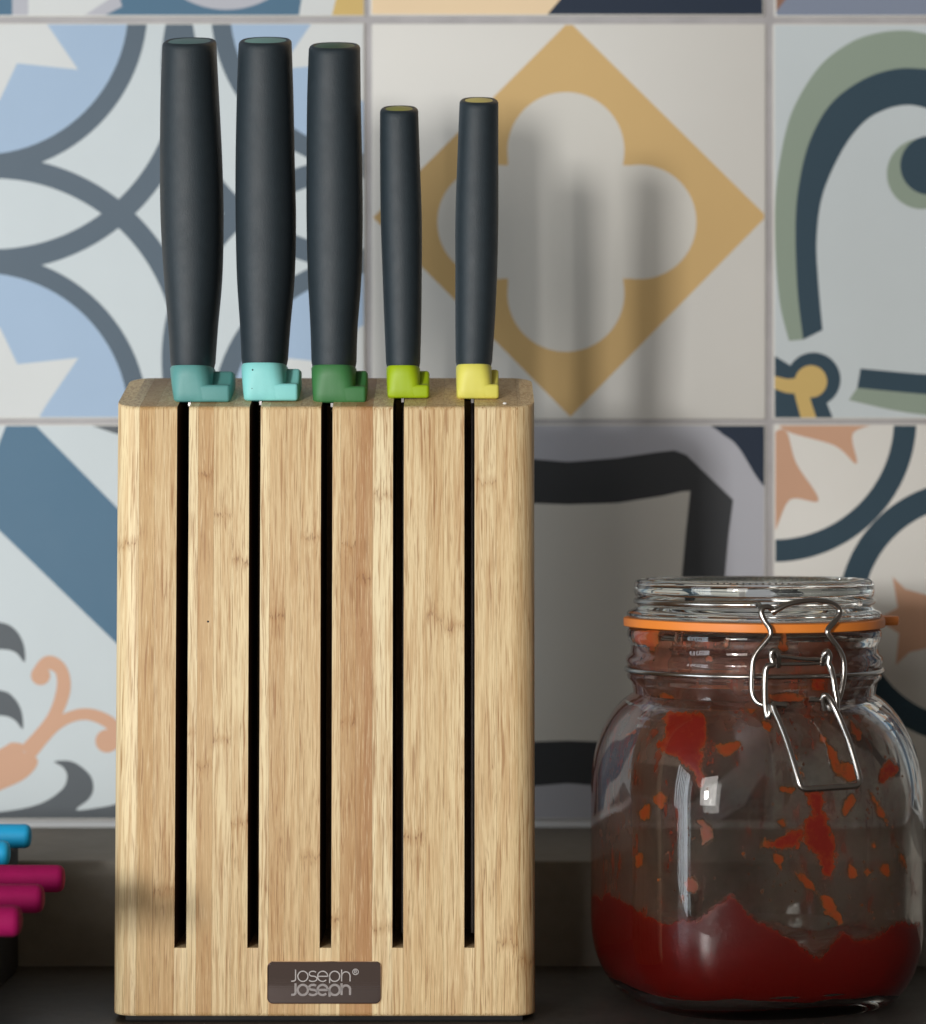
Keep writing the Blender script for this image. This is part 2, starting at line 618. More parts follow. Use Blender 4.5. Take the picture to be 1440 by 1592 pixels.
# tile with the blue diagonal and peach scrolls (lower left)
tD = [
    ('printed_ground', 'cool', rect(-80, 640, 600, 1300)),
    ('printed_diagonal', 'blue', poly_tris([(14, 650), (45, 650), (560, 1172), (560, 1367), (-60, 767), (-60, 740), (-10, 712)])),
    ('printed_leaf', 'grey', smoothpoly([(-60, 962), (0, 967), (24, 979), (37, 1003), (38, 1029), (24, 1014), (0, 1009), (-60, 1010)])
        + smoothpoly([(-60, 1068), (0, 1073), (20, 1083), (33, 1105), (35, 1133), (22, 1119), (0, 1112), (-60, 1114)])
        + poly_tris([(110, 650), (300, 650), (300, 695), (180, 674)])
        + poly_tris(catmull([(84, 1184), (112, 1184), (138, 1203), (145, 1224), (138, 1242), (118, 1259), (150, 1256), (185, 1248), (230, 1225), (300, 1200), (380, 1290), (200, 1290), (0, 1290), (-70, 1290), (-70, 1263), (0, 1262), (60, 1250), (95, 1228), (104, 1208), (98, 1193)], 5, True))),
    ('printed_scroll', 'peach', disc(63, 1050, 15) + stroke([(55, 1045), (75, 1030), (95, 1042), (98, 1075), (80, 1120), (40, 1170)], [12, 22, 20, 22, 20, 24])
        + stroke([(45, 1170), (88, 1126), (130, 1110), (168, 1122), (184, 1146), (172, 1162)], [24, 18, 18, 20, 18, 14]) + disc(166, 1152, 18)
        + poly_tris(catmull([(-60, 1190), (0, 1164), (18, 1154), (38, 1158), (36, 1168), (58, 1180), (50, 1200), (20, 1220), (-60, 1245)], 4, True))),
]
T10 = build_tile(-45, 659, tD)
# tile with the charcoal frame (lower middle)
def frame(e): return e + mirx(e, 883)
fo = [(700, 722), (835, 722), (960, 712), (1020, 703), (1048, 700), (1067, 707), (1140, 777), (1133, 830), (1127, 897), (1124, 968)]
fi = [(700, 786), (835, 786), (960, 782), (1030, 771), (1060, 764), (1073, 763), (1073, 764), (1066, 830), (1060, 897), (1058, 968)]
def lerpband(a, b):
    o = []
    for i in range(len(a) - 1):
        o += [[a[i], b[i], b[i + 1]], [a[i], b[i + 1], a[i + 1]]]
    return shape(o)
fr = lerpband(fo, fi)
inner = poly_tris([(883, 786)] + fi[1:] + [(883, 968)])
tE = [
    ('printed_ground', 'lav', rect(560, 640, 1220, 1300)),
    ('printed_corner', 'navy', four(smoothpoly([(1090, 640), (1250, 640), (1250, 780), (1192, 760), (1147, 694), (1120, 672)]), 883, 968)),
    ('printed_frame', 'char', four(fr, 883, 968)),
    ('printed_field', 'offw', four(inner, 883, 968)),
]
T11 = build_tile(578, 659, tE)
# tile with teal rings and peach flowers (lower right)
tF = [
    ('printed_ring', 'teal', sym(ring(1203, 652, 187, 222)) + ring(1508, 952, 166, 205)),
    ('printed_flower', 'peach', sym(smoothpoly([(1215, 655), (1290, 650), (1366, 656), (1326, 674), (1332, 721), (1298, 693), (1227, 672)])
        + smoothpoly([(1200, 690), (1222, 670), (1238, 720), (1273, 778), (1228, 777), (1200, 828)])
        + poly_tris([(1388, 897), (1408, 916), (1440, 925), (1508, 925), (1508, 1005), (1440, 1008), (1414, 1014), (1393, 1034), (1398, 985), (1363, 962), (1396, 945)]))),
]
T12 = build_tile(1203, 659, tF)
# top row, only the lower edge shows
tG = [('printed_ground', 'blue', rect(-80, -620, 600, 40)),
      ('printed_bump', 'lav', disc(352, -120, 135) + poly_tris([(130, 40), (190, 10), (160, -90), (90, -100)]) + rect(19, -200, 46, 40)),
      ('printed_star', 'white', poly_tris([(44, 40), (44, -120), (200, -300), (182, -10), (128, 26)]) + poly_tris([(462, 40), (480, -70), (600, -70), (600, 40)])),
      ('printed_corner', 'oyel', poly_tris([(512, 40), (532, -40), (600, -40), (600, 40)]))]
T20 = build_tile(-45, -590, tG)
tH = [('printed_ground', 'cream', rect(560, -620, 1220, 40)),
      ('printed_wedge', 'navy', poly_tris([(845, 30), (905, -40), (1220, -40), (1220, 30)]))]
T21 = build_tile(576, -591, tH)
tI = [('printed_ground', 'slb', rect(1190, -620, 1900, 40)),
      ('printed_wedge', 'brown', poly_tris([(1195, 40), (1200, 26), (1228, -10), (1195, -30)]))]
T22 = build_tile(1204, -590, tI)


def copy_tile(t, dx):
    c = t.copy(); COL.objects.link(c); c.parent = t.parent
    c.location.x += dx * MM
    for ch in list(t.children):
        d = ch.copy(); COL.objects.link(d); d.parent = c

PITCH = 625 / 3.125
for t, dx in ((T01, -2 * PITCH), (T00, 3 * PITCH), (T12, -3 * PITCH), (T10, 3 * PITCH), (T22, -3 * PITCH), (T20, 3 * PITCH)):
    copy_tile(t, dx)

# ------------------------------------------------------------------ knife block
BX0, BX1 = wx(173, 0), wx(833, 0)
BD, ZB = 55.0, 2.4
LEAN = 0.05
PR_ = 9.5
ZTF = wz(631, 12.3)
SLOPE = (wz(588, 67) - ZTF) / BD
borg = ((BX0 + BX1) / 2, BD / 2, 0)
block = props(empty('knife_block', borg), 'bamboo knife block with five dark front slots and a metal badge', 'knife block')


def xm(px):   # pixel on the front face at mid height
    return wx(px, 6)


def yfb(x):
    d = min(x - BX0, BX1 - x)
    if d >= PR_: return 0.0, BD
    d = max(0, d)
    o = PR_ - math.sqrt(max(0, PR_ ** 2 - (PR_ - d) ** 2))
    return o, BD - o


def strip_mesh(x0, x1, zb, ztf=None, y0=None, y1=None, e=1.9):
    xs = [x0, x1]
    if x0 < BX0 + PR_ or x1 > BX1 - PR_:
        xs = []
        for k in range(25):
            t = k / 24
            if x0 < BX0 + PR_: t = 1 - math.cos(t * math.pi / 2)
            else: t = math.sin(t * math.pi / 2)
            xs.append(x0 + (x1 - x0) * t)
    V, F, rows = [], [], []
    for x in xs:
        f, b = yfb(x)
        if y0 is not None: f = y0
        if y1 is not None: b = y1
        top = (lambda y: ZTF + SLOPE * y) if ztf is None else (lambda y: ztf)
        ef = e if y0 is None else 0.15
        prof = []
        for a in (0, 0.25, 0.5, 0.75, 1):   # bottom front
            t = a * math.pi / 2
            prof.append((f + ef * (1 - math.cos(t)), zb + ef * (1 - math.sin(t))))
        prof += [(b - 1, zb), (b, zb + 1)]
        for a in (0, 0.5, 1):
            t = a * math.pi / 2
            prof.append((b - e * (1 - math.cos(t)), top(b) - e * (1 - math.sin(t))))
        et = ef if ztf is None else 0.15
        for a in (1, 0.75, 0.5, 0.25, 0):
            t = a * math.pi / 2
            prof.append((f + et * (1 - math.cos(t)), top(f) - et * (1 - math.sin(t))))
        n = len(prof)
        rows.append(len(V))
        V += [(x, y + LEAN * (z - ZB), z) for y, z in prof]
    for i in range(len(xs) - 1):
        for k in range(n):
            l = (k + 1) % n
            F.append([rows[i] + k, rows[i] + l, rows[i + 1] + l, rows[i + 1] + k])
    F.append([rows[0] + k for k in range(n)][::-1])
    F.append([rows[-1] + k for k in range(n)])
    return V, F


def strip(px0, px1, tone, warm, na, nb, **kw):
    x0 = px0 if kw.pop('mmx', False) else xm(px0)
    x1 = xm(px1)
    x0 = max(x0, BX0); x1 = min(x1, BX1)
    g = 0.02
    zb = kw.pop('zb', ZB)
    V, F = strip_mesh(x0 + (g if x0 > BX0 else 0), x1 - (g if x1 < BX1 else 0), zb, **kw)
    o = mesh_obj('bamboo_strip', V, F, M_BAMBOO, block, 40, borg, recalc=True)
    o.data.materials.append(M_SLOT_SHADE)
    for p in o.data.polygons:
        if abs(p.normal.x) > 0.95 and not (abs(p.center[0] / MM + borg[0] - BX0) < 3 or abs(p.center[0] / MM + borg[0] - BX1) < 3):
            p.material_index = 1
    o['tone'] = float(max(0, min(1, (tone - 0.38) * 2.0 + 0.44))); o['warm'] = float(warm); o['seed'] = random.uniform(0, 40)
    o['node_a'] = (wz(na, 6) if na else -500) * MM
    o['node_b'] = (wz(nb, 6) if nb else -500) * MM
    return o


ZS = wz(1472, 4)       # floor of the slots
SLOTS = [(272.5, 292), (385.5, 404), (497.5, 516.5), (610, 628), (721.5, 738.5)]
STRIPS = [  # px0 px1 tone warm knuckles
    (150, 214, 0.10, 0.25, 845, None), (214, 239, 0.66, 0.3, None, None), (239, 273, 0.58, 0.4, 1385, None),
    (291.5, 306, 0.15, 0.2, 1140, None), (306, 331, 0.62, 0.55, 736, 1192), (331, 360, 0.30, 0.15, 1150, 800), (360, 386, 0.38, 0.2, 1280, 870),
    (403.5, 418, 0.16, 0.3, None, None), (418, 443, 0.55, 0.6, 955, None), (443, 466, 0.35, 0.55, None, None), (466, 498, 0.45, 0.5, 835, 1330),
    (516, 529, 0.22, 0.35, 1430, None), (529, 553, 0.62, 0.7, 845, 1120), (553, 579, 1.0, 0.95, 900, None), (579, 610.5, 0.20, 0.0, 768, 1440),
    (627.5, 662, 0.40, 0.35, 1300, None), (662, 690, 0.42, 0.35, 960, None), (690, 722, 0.30, 0.3, 975, None),
    (738, 772, 0.36, 0.3, 750, None), (772, 806, 0.42, 0.3, 1465, None), (806, 860, 0.45, 0.35, 1490, None)]
for p in STRIPS:
    strip(*p)
for a, b in SLOTS:     # short piece under each slot and the back of the block behind it
    strip(a, b, 0.34, 0.3, None, None, ztf=ZS)
    strip(a, b, 0.6, 0.5, None, None, zb=ZS + 0.05, y0=BD - 8)
vs, fs = bevel_box(BX0 + 5, BX1 - 5, 4, BD - 3, 0.0, ZB + 0.8, 0.6)
mesh_obj('foot_pad', vs, fs, M_RUBBER, block, 35, borg)
# worm hole in the second bar
vs, fs = tube([(wx(322, 4), 3.6 + 0.05 * 100, wz(967, 4)), (wx(322, 4), LEAN * (wz(967, 4) - ZB) - 0.06, wz(967, 4))], 0.45, 8)
mesh_obj('worm_hole', vs, fs, M_SPECK, block, 35, borg)

# badge with its two lines of lettering
bx0, bx1, bz0, bz1 = wx(415, 0), wx(593, 0), wz(1561, 0), wz(1495, 0)
def shear(z): return LEAN * (z - ZB)
def rrect(x0, x1, z0, z1, r, n=6):
    o = []
    for cx_, cz_, a0 in ((x1 - r, z1 - r, 0), (x0 + r, z1 - r, 90), (x0 + r, z0 + r, 180), (x1 - r, z0 + r, 270)):
        for k in range(n + 1):
            a = math.radians(a0 + 90 * k / n)
            o.append((cx_ + r * math.cos(a), cz_ + r * math.sin(a)))
    return o
V, F = [], []
levels = [(0.0, -0.02), (0.0, 0.55), (0.22, 0.82), (0.6, 0.95)]
n = 28
for ins, pr in levels:
    for x, z in rrect(bx0 + ins, bx1 - ins, bz0 + ins, bz1 - ins, 2.4 - ins * 0.8):
        V.append((x, shear(z) - pr, z))
for i in range(len(levels) - 1):
    for k in range(n):
        l = (k + 1) % n
        F.append([i * n + k, i * n + l, (i + 1) * n + l, (i + 1) * n + k])
F.append([(len(levels) - 1) * n + k for k in range(n)])
badge = mesh_obj('badge', V, F, M_BADGE, block, 10, borg, recalc=True)


def arc(cx_, cy_, r, a0, a1, n=14, ry=None):
    ry = ry or r
    return [(cx_ + r * math.cos(math.radians(a0 + (a1 - a0) * k / n)), cy_ - ry * math.sin(math.radians(a0 + (a1 - a0) * k / n))) for k in range(n + 1)]


def word(dy):   # strokes in pixels of the enlarged badge (6.857 per photograph pixel)
    o = []
    o.append([(409, 188 + dy), (409, 285 + dy)] + arc(386, 285 + dy, 23, 0, -90, 6) + [(362, 310 + dy)])
    o.append(arc(487, 258 + dy, 54, 0, 360, 30))
    o.append(arc(594, 230 + dy, 40, 35, 180, 10, 26)[:] + arc(594, 231 + dy, 40, 180, 250, 6, 26) + arc(592, 284 + dy, 46, 75, 0, 6, 28) + arc(592, 284 + dy, 46, 0, -150, 12, 28))
    o.append([(645, 258 + dy), (752, 258 + dy)] + arc(698, 258 + dy, 54, 0, 315, 26))
    o.append([(772, 330 + dy), (772, 258 + dy)] + arc(826, 258 + dy, 54, 180, -180, 30))
    o.append([(900, 188 + dy), (900, 312 + dy)])
    o.append([(900, 258 + dy)] + arc(946, 254 + dy, 44, 180, 0, 14) + [(990, 312 + dy)])
    return o


def lettering(name, strokes, w, mat, lift, parent):
    V, F = [], []
    for s in strokes:
        m = len(s)
        base = len(V)
        for i in range(m):
            a, b = s[max(0, i - 1)], s[min(m - 1, i + 1)]
            if i == m - 1 and math.dist(s[0], s[-1]) < 1: a, b = s[-2], s[1]
            if i == 0 and math.dist(s[0], s[-1]) < 1: a, b = s[-2], s[1]
            dx, dy = b[0] - a[0], b[1] - a[1]
            d = math.hypot(dx, dy) or 1
            for sg in (1, -1):
                px = s[i][0] - sg * dy / d * w / 2; py = s[i][1] + sg * dx / d * w / 2
                X = wx(400 + px / 6.857, 0); Z = wz(1480 + py / 6.857, 0)
                V.append((X, shear(Z) - 0.95 - lift, Z))
        for i in range(m - 1):
            F.append([base + 2 * i, base + 2 * i + 1, base + 2 * i + 3, base + 2 * i + 2])
    return mesh_obj(name, V, F, mat, parent, 0, borg)


lettering('lettering', word(2), 12, M_ETCH, 0.03, badge)
lettering('bold_lettering', word(146), 24, M_ETCH2, 0.03, badge)
lettering('registered_mark', [arc(1048, 213, 30, 0, 360, 24), [(1036, 230), (1036, 197)] + arc(1046, 205, 11, 90, -90, 8) + [(1036, 216)], [(1046, 215), (1060, 231)]], 8, M_ETCH, 0.03, badge)

# ------------------------------------------------------------------ knives
KY = 37.0    # the handles' centre line

def lerp_tab(tab, z):
    if z <= tab[0][0]: return tab[0][1:]
    for i in range(len(tab) - 1):
        if z <= tab[i + 1][0]:
            t = (z - tab[i][0]) / (tab[i + 1][0] - tab[i][0])
            t2 = t
            return tuple(a + (b - a) * t2 for a, b in zip(tab[i][1:], tab[i + 1][1:]))
    return tab[-1][1:]


def section(cx_, cy_, hw, hd, ex=2.5, n=40, seam=0.0):
    o = []
    for k in range(n):
        a = 2 * math.pi * k / n - math.pi / 2
        c, s = math.cos(a), math.sin(a)
        r = (abs(c) ** ex + abs(s) ** ex) ** (-1 / ex)
        o.append((cx_ + hw * r * c, cy_ + hd * r * s - (seam if k == 0 else 0)))
    return o


def knife(label, colr, capcol, outline, ybot, yfoot, foot, slot, top, specks=()):
    """outline: [(py, left px, right px)] from the top down; foot: (left, right, nub front top, nub right) pixels"""
    yb = yfoot
    zfoot = wz(yfoot, KY - 12)
    root = empty('kitchen_knife', (wx((foot[0] + foot[1]) / 2, KY), KY, zfoot))
    org = ((wx((foot[0] + foot[1]) / 2, KY)), KY, zfoot)
    props(root, label, 'knife', 'knives standing in the bamboo block')
    mc = paint('bolster_' + colr[0], rgb(*colr[1]), 0.5, 0.05, 120, 0.1, 2000)
    mcap = paint('cap_' + colr[0], rgb(*capcol), 0.45, 0.05, 120, 0.1, 2000)
    tab = sorted([(wz(p, KY), wx(l, KY), wx(r, KY)) for p, l, r in outline])
    cpts = catmull([t for t in tab], 10)
    zb, zt = wz(ybot, KY - 12), wz(top, KY)
    dep = 1.28
    tilt = 0.265       # the butt slopes towards the front
    rows = []
    N = 40
    hmax = max((r - l) / 2 for _, l, r in tab)
    nz = 44
    V, F = [], []
    for i in range(nz + 1):
        z = zb + (zt - zb) * i / nz
        l, r = lerp_tab(cpts, z)
        hw = (r - l) / 2; c = (l + r) / 2
        hd = hw * 0.50 + hmax * 0.95
        if i == 0: hw -= 0.5; hd -= 0.5
        f = max(0.0, (z - zt + 16) / 16)          # shear the rows progressively into the tilted butt
        for x, y in section(c, KY, hw, hd, 2.5, N, 0.10):
            V.append((x, y, z + (y - KY) * tilt * f * f))
    l, r = lerp_tab(cpts, zt); hw = (r - l) / 2; c = (l + r) / 2; hd = hw * 0.50 + hmax * 0.95
    for ins, up in ((0.35, 0.75), (1.0, 1.25), (1.9, 1.35), (2.5, 0.9)):   # rounded rim round the cap
        for x, y in section(c, KY, hw - ins, hd - ins, 2.5, N):
            V.append((x, y, zt + up + (y - KY) * tilt))
    nr = len(V) // N
    for i in range(nr - 1):
        for k in range(N):
            m = (k + 1) % N
            F.append([i * N + k, i * N + m, (i + 1) * N + m, (i + 1) * N + k])
    F.append([k for k in range(N)][::-1]); F.append([(nr - 1) * N + k for k in range(N)])
    mesh_obj('handle', V, F, M_HANDLE, root, 40, org)
    # coloured butt cap, a low dome
    V, F = [], []
    rings_ = 5
    for j in range(rings_):
        t = 1 - j / rings_
        for x, y in section(c, KY, (hw - 2.1) * t, (hd - 2.1) * t, 2.4, N):
            V.append((x, y, zt + 1.0 + 0.9 * (1 - t * t) + (y - KY) * tilt))
    V.append((c, KY, zt + 1.9))
    for j in range(rings_ - 1):
        for k in range(N):
            m = (k + 1) % N
            F.append([j * N + k, j * N + m, (j + 1) * N + m, (j + 1) * N + k])
    for k in range(N):
        F.append([(rings_ - 1) * N + k, (rings_ - 1) * N + (k + 1) % N, rings_ * N])
    mesh_obj('end_cap', V, F, mcap, root, 60, org)
    # bolster: collar under the handle, and a foot whose nub sticks out to the right
    fl, frr, nubtop, _ = foot
    yf = KY - hmax * 1.38
    X0, X1 = wx(fl, yf), wx(frr, yf)
    l, r = lerp_tab(cpts, zb)
    V, F = [], []
    zf0 = zfoot + 0.1
    N2 = 40
    lev = [(zf0, 1.2), (zf0 + 0.35, 0.45), (zf0 + 1.1, 0.0)] + [(zf0 + 1.1 + (zb - zf0 - 1.1) * t, 0.0) for t in (0.25, 0.5, 0.75, 1.0)] + [(zb + 0.9, 0.6)]
    for z, ins in lev:
        t = (z - zf0) / (zb - zf0)
        ll = X0 + (l - X0) * min(1, max(0, t)) ; rr = (r + 0.0)
        hw2 = (rr - ll) / 2 - ins
        for x, y in section((ll + rr) / 2, KY, hw2, hmax * 1.40 - ins, 3.0 + 7.0 * (1 - min(1, max(0, t))) ** 1.2, N2, 0.06):
            V.append((x, y, z))
    nr = len(lev)
    for i in range(nr - 1):
        for k in range(N2):
            m = (k + 1) % N2
            F.append([i * N2 + k, i * N2 + m, (i + 1) * N2 + m, (i + 1) * N2 + k])
    F.append([k for k in range(N2)][::-1]); F.append([(nr - 1) * N2 + k for k in range(N2)])
    # the nub: front top low, rear top higher
    bm = bmesh.new()
    znf, znb = wz(nubtop, yf), zb - 0.8
    y0, y1 = KY - hmax * 1.40 + 0.05, KY + hmax * 0.9
    ym = KY - hmax * 0.35
    xa = X0 + 2.2
    pr = [(y0, zf0), (y1, zf0), (y1, znb), (ym + 2.5, znb), (ym - 0.5, znf + (znb - znf) * 0.45), (ym - 3.2, znf + 0.25), (y0, znf)]
    va = [bm.verts.new((xa, y, z)) for y, z in pr]; vb = [bm.verts.new((X1, y, z)) for y, z in pr]
    bm.faces.new(va[::-1]); bm.faces.new(vb)
    for k in range(len(pr)):
        m = (k + 1) % len(pr)
        bm.faces.new([va[k], va[m], vb[m], vb[k]])
    bmesh.ops.recalc_face_normals(bm, faces=bm.faces)
    bmesh.ops.bevel(bm, geom=list(bm.edges), offset=1.15, segments=3, profile=0.5, affect='EDGES', clamp_overlap=True)
    bm.verts.index_update()
    b0 = len(V)
    V += [tuple(v.co) for v in bm.verts]
    F += [[b0 + v.index for v in f.verts] for f in bm.faces]
    bm.free()
    bol = mesh_obj('bolster', V, F, mc, root, 40, org)
    for sx, sy in specks:
        X, Z = wx(sx, yf), wz(sy, yf)
        vs, fs = bevel_box(X - 0.35, X + 0.35, yf + 0.5 - 0.75, yf + 1.9, Z - 0.35, Z + 0.35, 0.2, 1)
        mesh_obj('speck', vs, fs, M_SPECK, bol, 40, org)
    # blade in the slot
    xs = xm(slot[1]) - 0.45
    vb0 = [(yf + 2.0, zfoot + 0.3), (yf + 2.0, zfoot - 1.6), (yf + 21, zfoot - 3), (yf + 21, ZS + 40), (yf + 26, ZS + 5), (KY + 6, ZS + 1), (KY + 7, zfoot + 3)]
    V = []
    for x in (xs - 1.0, xs):
        V += [(x, y + LEAN * (z - zfoot), z) for y, z in vb0]
    k = len(vb0)
    F = [list(range(k))[::-1], list(range(k, 2 * k))] + [[i, (i + 1) % k, k + (i + 1) % k, k + i] for i in range(k)]
    mesh_obj('blade', V, F, M_STEEL, root, 0, org, recalc=True)
    return root


knife('kitchen knife with dark teal bolster, leftmost in the block', ('dark_teal', (94, 156, 152)), (96, 134, 128),
      [(60, 254, 335), (150, 251, 340), (250, 250, 345), (340, 251, 347), (430, 256, 345), (510, 263, 338), (580, 267, 333)], 572, 626,
      (269, 357, 598, 0), SLOTS[0], 68)
knife('kitchen knife with pale aqua bolster, second from the left', ('aqua', (140, 216, 212)), (128, 180, 168),
      [(60, 372, 453), (150, 369, 456), (250, 367, 458), (340, 367, 460), (430, 369, 458), (510, 374, 451), (580, 377, 446)], 568, 624,
      (378, 463, 596, 0), SLOTS[1], 67, ((393, 575), (407, 579), (392, 604)))
knife('kitchen knife with dark green bolster in the middle of the row', ('green', (62, 122, 68)), (64, 96, 52),
      [(62, 481, 560), (150, 478, 561), (250, 477, 563), (340, 477, 564), (430, 479, 562), (510, 483, 556), (580, 485, 554)], 571, 627,
      (486, 569, 600, 0), SLOTS[2], 75)
knife('short kitchen knife with bright lime bolster, second from the right', ('lime', (164, 190, 14)), (150, 158, 48),
      [(160, 591, 650), (250, 591, 653), (340, 592, 656), (430, 595, 656), (510, 598, 655), (580, 601, 653)], 571, 619,
      (602, 667, 598, 0), SLOTS[3], 173)
knife('short kitchen knife with pale yellow bolster, rightmost in the block', ('yellow', (226, 218, 98)), (214, 204, 110),
      [(148, 715, 775), (250, 711, 775), (340, 708, 775), (430, 708, 773), (510, 708, 769), (580, 709, 764)], 569, 620,
      (710, 776, 597, 0), SLOTS[4], 160)

# a crumb on the block's top edge
X, Z = wx(785, 16), ZTF + SLOPE * 3
bm = bmesh.new(); bmesh.ops.create_icosphere(bm, subdivisions=2, radius=0.7)
vs = [(X + v.co.x * 1.3 + 0.2 * mnoise.noise(v.co * 3), 14.8 + v.co.y, Z + 0.35 + v.co.z * 0.7) for v in bm.verts]
fs = [[v.index for v in f.verts] for f in bm.faces]; bm.free()
props(mesh_obj('crumb', vs, fs, M_CRUMB, None, 60, (X, 14.8, Z)), 'tiny white crumb on the front top edge of the knife block', 'crumb')

# ------------------------------------------------------------------ clip-top jar
JX, JY = wx(1172, 55), 55.0
JROT = math.radians(17)
jorg = (JX, JY, 0)
jar = props(empty('clip_top_jar', jorg), 'glass clip-top jar with wire clasp and orange rubber seal, stained with sauce', 'jar')
NT_ = 128


def sup(a, n, th):
    c, s = math.cos(th - JROT), math.sin(th - JROT)
    r = a * (abs(c) ** n + abs(s) ** n) ** (-1 / n)
    return JX + r * math.cos(th), JY + r * math.sin(th)


def revolve(prof, close_bottom=True, close_top=True, nt=NT_):
    """prof: [(size, z, exponent)]; a closed loop or a bottom-to-top run"""
    V, F = [], []
    for a, z, n in prof:
        for k in range(nt):
            th = 2 * math.pi * k / nt
            rip = 0.22 * mnoise.noise(Vector((math.cos(th) * 3.1, math.sin(th) * 3.1, z * 0.05))) if n > 2.05 else 0.0
            x, y = sup(a + rip, n, th)
            V.append((x, y, z))
    m = len(prof)
    for i in range(m - 1):
        for k in range(nt):
            l = (k + 1) % nt
            F.append([i * nt + k, i * nt + l, (i + 1) * nt + l, (i + 1) * nt + k])
    if close_bottom: F.append([k for k in range(nt)][::-1])
    if close_top: F.append([(m - 1) * nt + k for k in range(nt)])
    return V, F


A, ZH, ZSH, ZN = 63.0, 30.0, 107.0, 127.0
outer = [(10, 2.6, 2.2), (30, 2.6, 2.4), (42, 2.2, 2.6), (46, 0.6, 2.6), (47.5, 0.0, 2.6)]
for k in range(1, 13):
    t = k / 12 * math.pi / 2
    outer.append((48 + (A - 48) * math.sin(t), ZH * (1 - math.cos(t)), 2.6 + 0.7 * k / 12))
outer += [(A, 40, 3.3), (A, 60, 3.3), (A, 80, 3.3)]
for k in range(0, 19):
    t = k / 18 * math.pi / 2 * 0.80
    outer.append((A + (50.6 - A) * (1 - math.cos(t)) / (1 - math.cos(math.pi * 0.40)), 88 + 40 * math.sin(t) / math.sin(math.pi * 0.40), 3.3 - 1.3 * (k / 18) ** 1.3))
neck = [(51.0, 131.0), (51.6, 133.0), (53.0, 134.4), (53.3, 135.6), (52.4, 136.8), (52.0, 138.0), (52.4, 139.2), (53.4, 140.4), (53.8, 142.0), (53.4, 143.6), (52.0, 144.8),
        (51.6, 147.0), (51.8, 149.0), (52.8, 150.4), (53.2, 152.5), (53.0, 154.6), (52.0, 155.6), (49.0, 155.9), (46.4, 155.6), (45.6, 154.6)]
outer += [(r, z, 2.0) for r, z in neck]
def inner_prof():
    o = [(45.4, 140, 2.0), (45.6, 131, 2.0)]
    for k in range(0, 15):
        t = (1 - k / 14) * math.pi / 2 * 0.80
        o.append((58.9 + (46.4 - 58.9) * (1 - math.cos(t)) / (1 - math.cos(math.pi * 0.40)), 86 + 38.5 * math.sin(t) / math.sin(math.pi * 0.40), 3.3 - 1.3 * (1 - k / 14) ** 1.3))
    o += [(58.9, 80, 3.3), (58.9, 60, 3.3), (58.9, 40, 3.3)]
    for k in range(0, 9):
        t = (1 - k / 8) * math.pi / 2
        o.append((44 + 14.9 * math.sin(t), 7 + 25 * (1 - math.cos(t)), 2.6 + 0.7 * (1 - k / 8)))
    o += [(30, 6.6, 2.4), (10, 6.4, 2.2)]
    return o
inn = inner_prof()
V, F = revolve(outer + inn)
mesh_obj('glass_body', V, F, M_GLASS, jar, 50, jorg, recalc=True)

lid = [(8, 160.2, 2), (40, 160.2, 2), (43, 159.0, 2), (46, 159.6, 2), (52.4, 159.7, 2), (53.2, 160.4, 2), (53.3, 161.8, 2), (52.6, 162.6, 2), (50.4, 163.4, 2), (48.9, 165.0, 2), (48.4, 166.6, 2), (48.8, 168.0, 2),
       (49.8, 169.2, 2), (50.2, 171.0, 2), (50.2, 173.5, 2), (49.6, 175.2, 2), (48.2, 176.0, 2), (46.4, 175.8, 2), (45.2, 174.8, 2), (43, 173.6, 2), (30, 173.2, 2), (8, 173.2, 2)]
V, F = revolve(lid)
lid_o = mesh_obj('glass_lid', V, F, M_LID, jar, 45, jorg, recalc=True)
# fine knurling on the lid's rim
V, F = [], []
for k in range(110):
    a = 2 * math.pi * k / 110
    x, y = JX + 44.4 * math.cos(a), JY + 44.4 * math.sin(a)
    vs, fs = bevel_box(x - 0.55, x + 0.55, y - 0.55, y + 0.55, 173.7, 175.3, 0.2, 1)
    b = len(V); V += vs; F += [[b + i for i in f] for f in fs]
kn = mesh_obj('lid_knurling', V, F, M_LID, lid_o, 40, jorg)
kn['kind'] = 'stuff'

# orange rubber seal with its pull tab
sp = [(46.5, 155.9), (54.1, 155.8), (54.55, 156.1), (54.65, 157.6), (54.55, 159.2), (54.1, 159.5), (46.5, 159.4)]
V, F = [], []
for r, z in sp:
    for k in range(NT_):
        a = 2 * math.pi * k / NT_
        rr = r
        d = abs((math.degrees(a) - 12 + 180) % 360 - 180)
        if r > 53: rr = r + 9.0 * max(0, 1 - (d / 9.5) ** 4)
        zz = z + 0.35 * math.sin(a * 2 + 1)  * (1 if r > 53 else 0.4)
        V.append((JX + rr * math.cos(a), JY + rr * math.sin(a), zz))
m = len(sp)
for i in range(m):
    for k in range(NT_):
        l = (k + 1) % NT_; j = (i + 1) % m
        F.append([i * NT_ + k, i * NT_ + l, j * NT_ + l, j * NT_ + k])
mesh_obj('rubber_seal', V, F, M_SEAL, jar, 50, jorg, recalc=True)


# wires; pixel paths laid on a cylinder round the jar's axis
def wp(px, py, R):
    y = JY - R
    for _ in range(12):
        X = wx(px, y)
        d = R * R - (X - JX) ** 2
        y = JY - math.sqrt(max(d, 1.0))
    return (wx(px, y), y, wz(py, y))


def z1(zx, zy, R):   # enlarged detail of the clasp: 2.667 x, from (900, 860)
    return wp(900 + zx / 2.6667, 860 + zy / 2.6667, R)


WR = 1.18
# neck wire: a ring in the neck's groove
pts = [(JX + 53.4 * math.cos(2 * math.pi * k / 120), JY + 53.4 * math.sin(2 * math.pi * k / 120), 138.0) for k in range(120)]
vs, fs = tube(pts, 1.0, 10, True)
mesh_obj('neck_wire', vs, fs, M_WIRE, jar, 60, jorg)
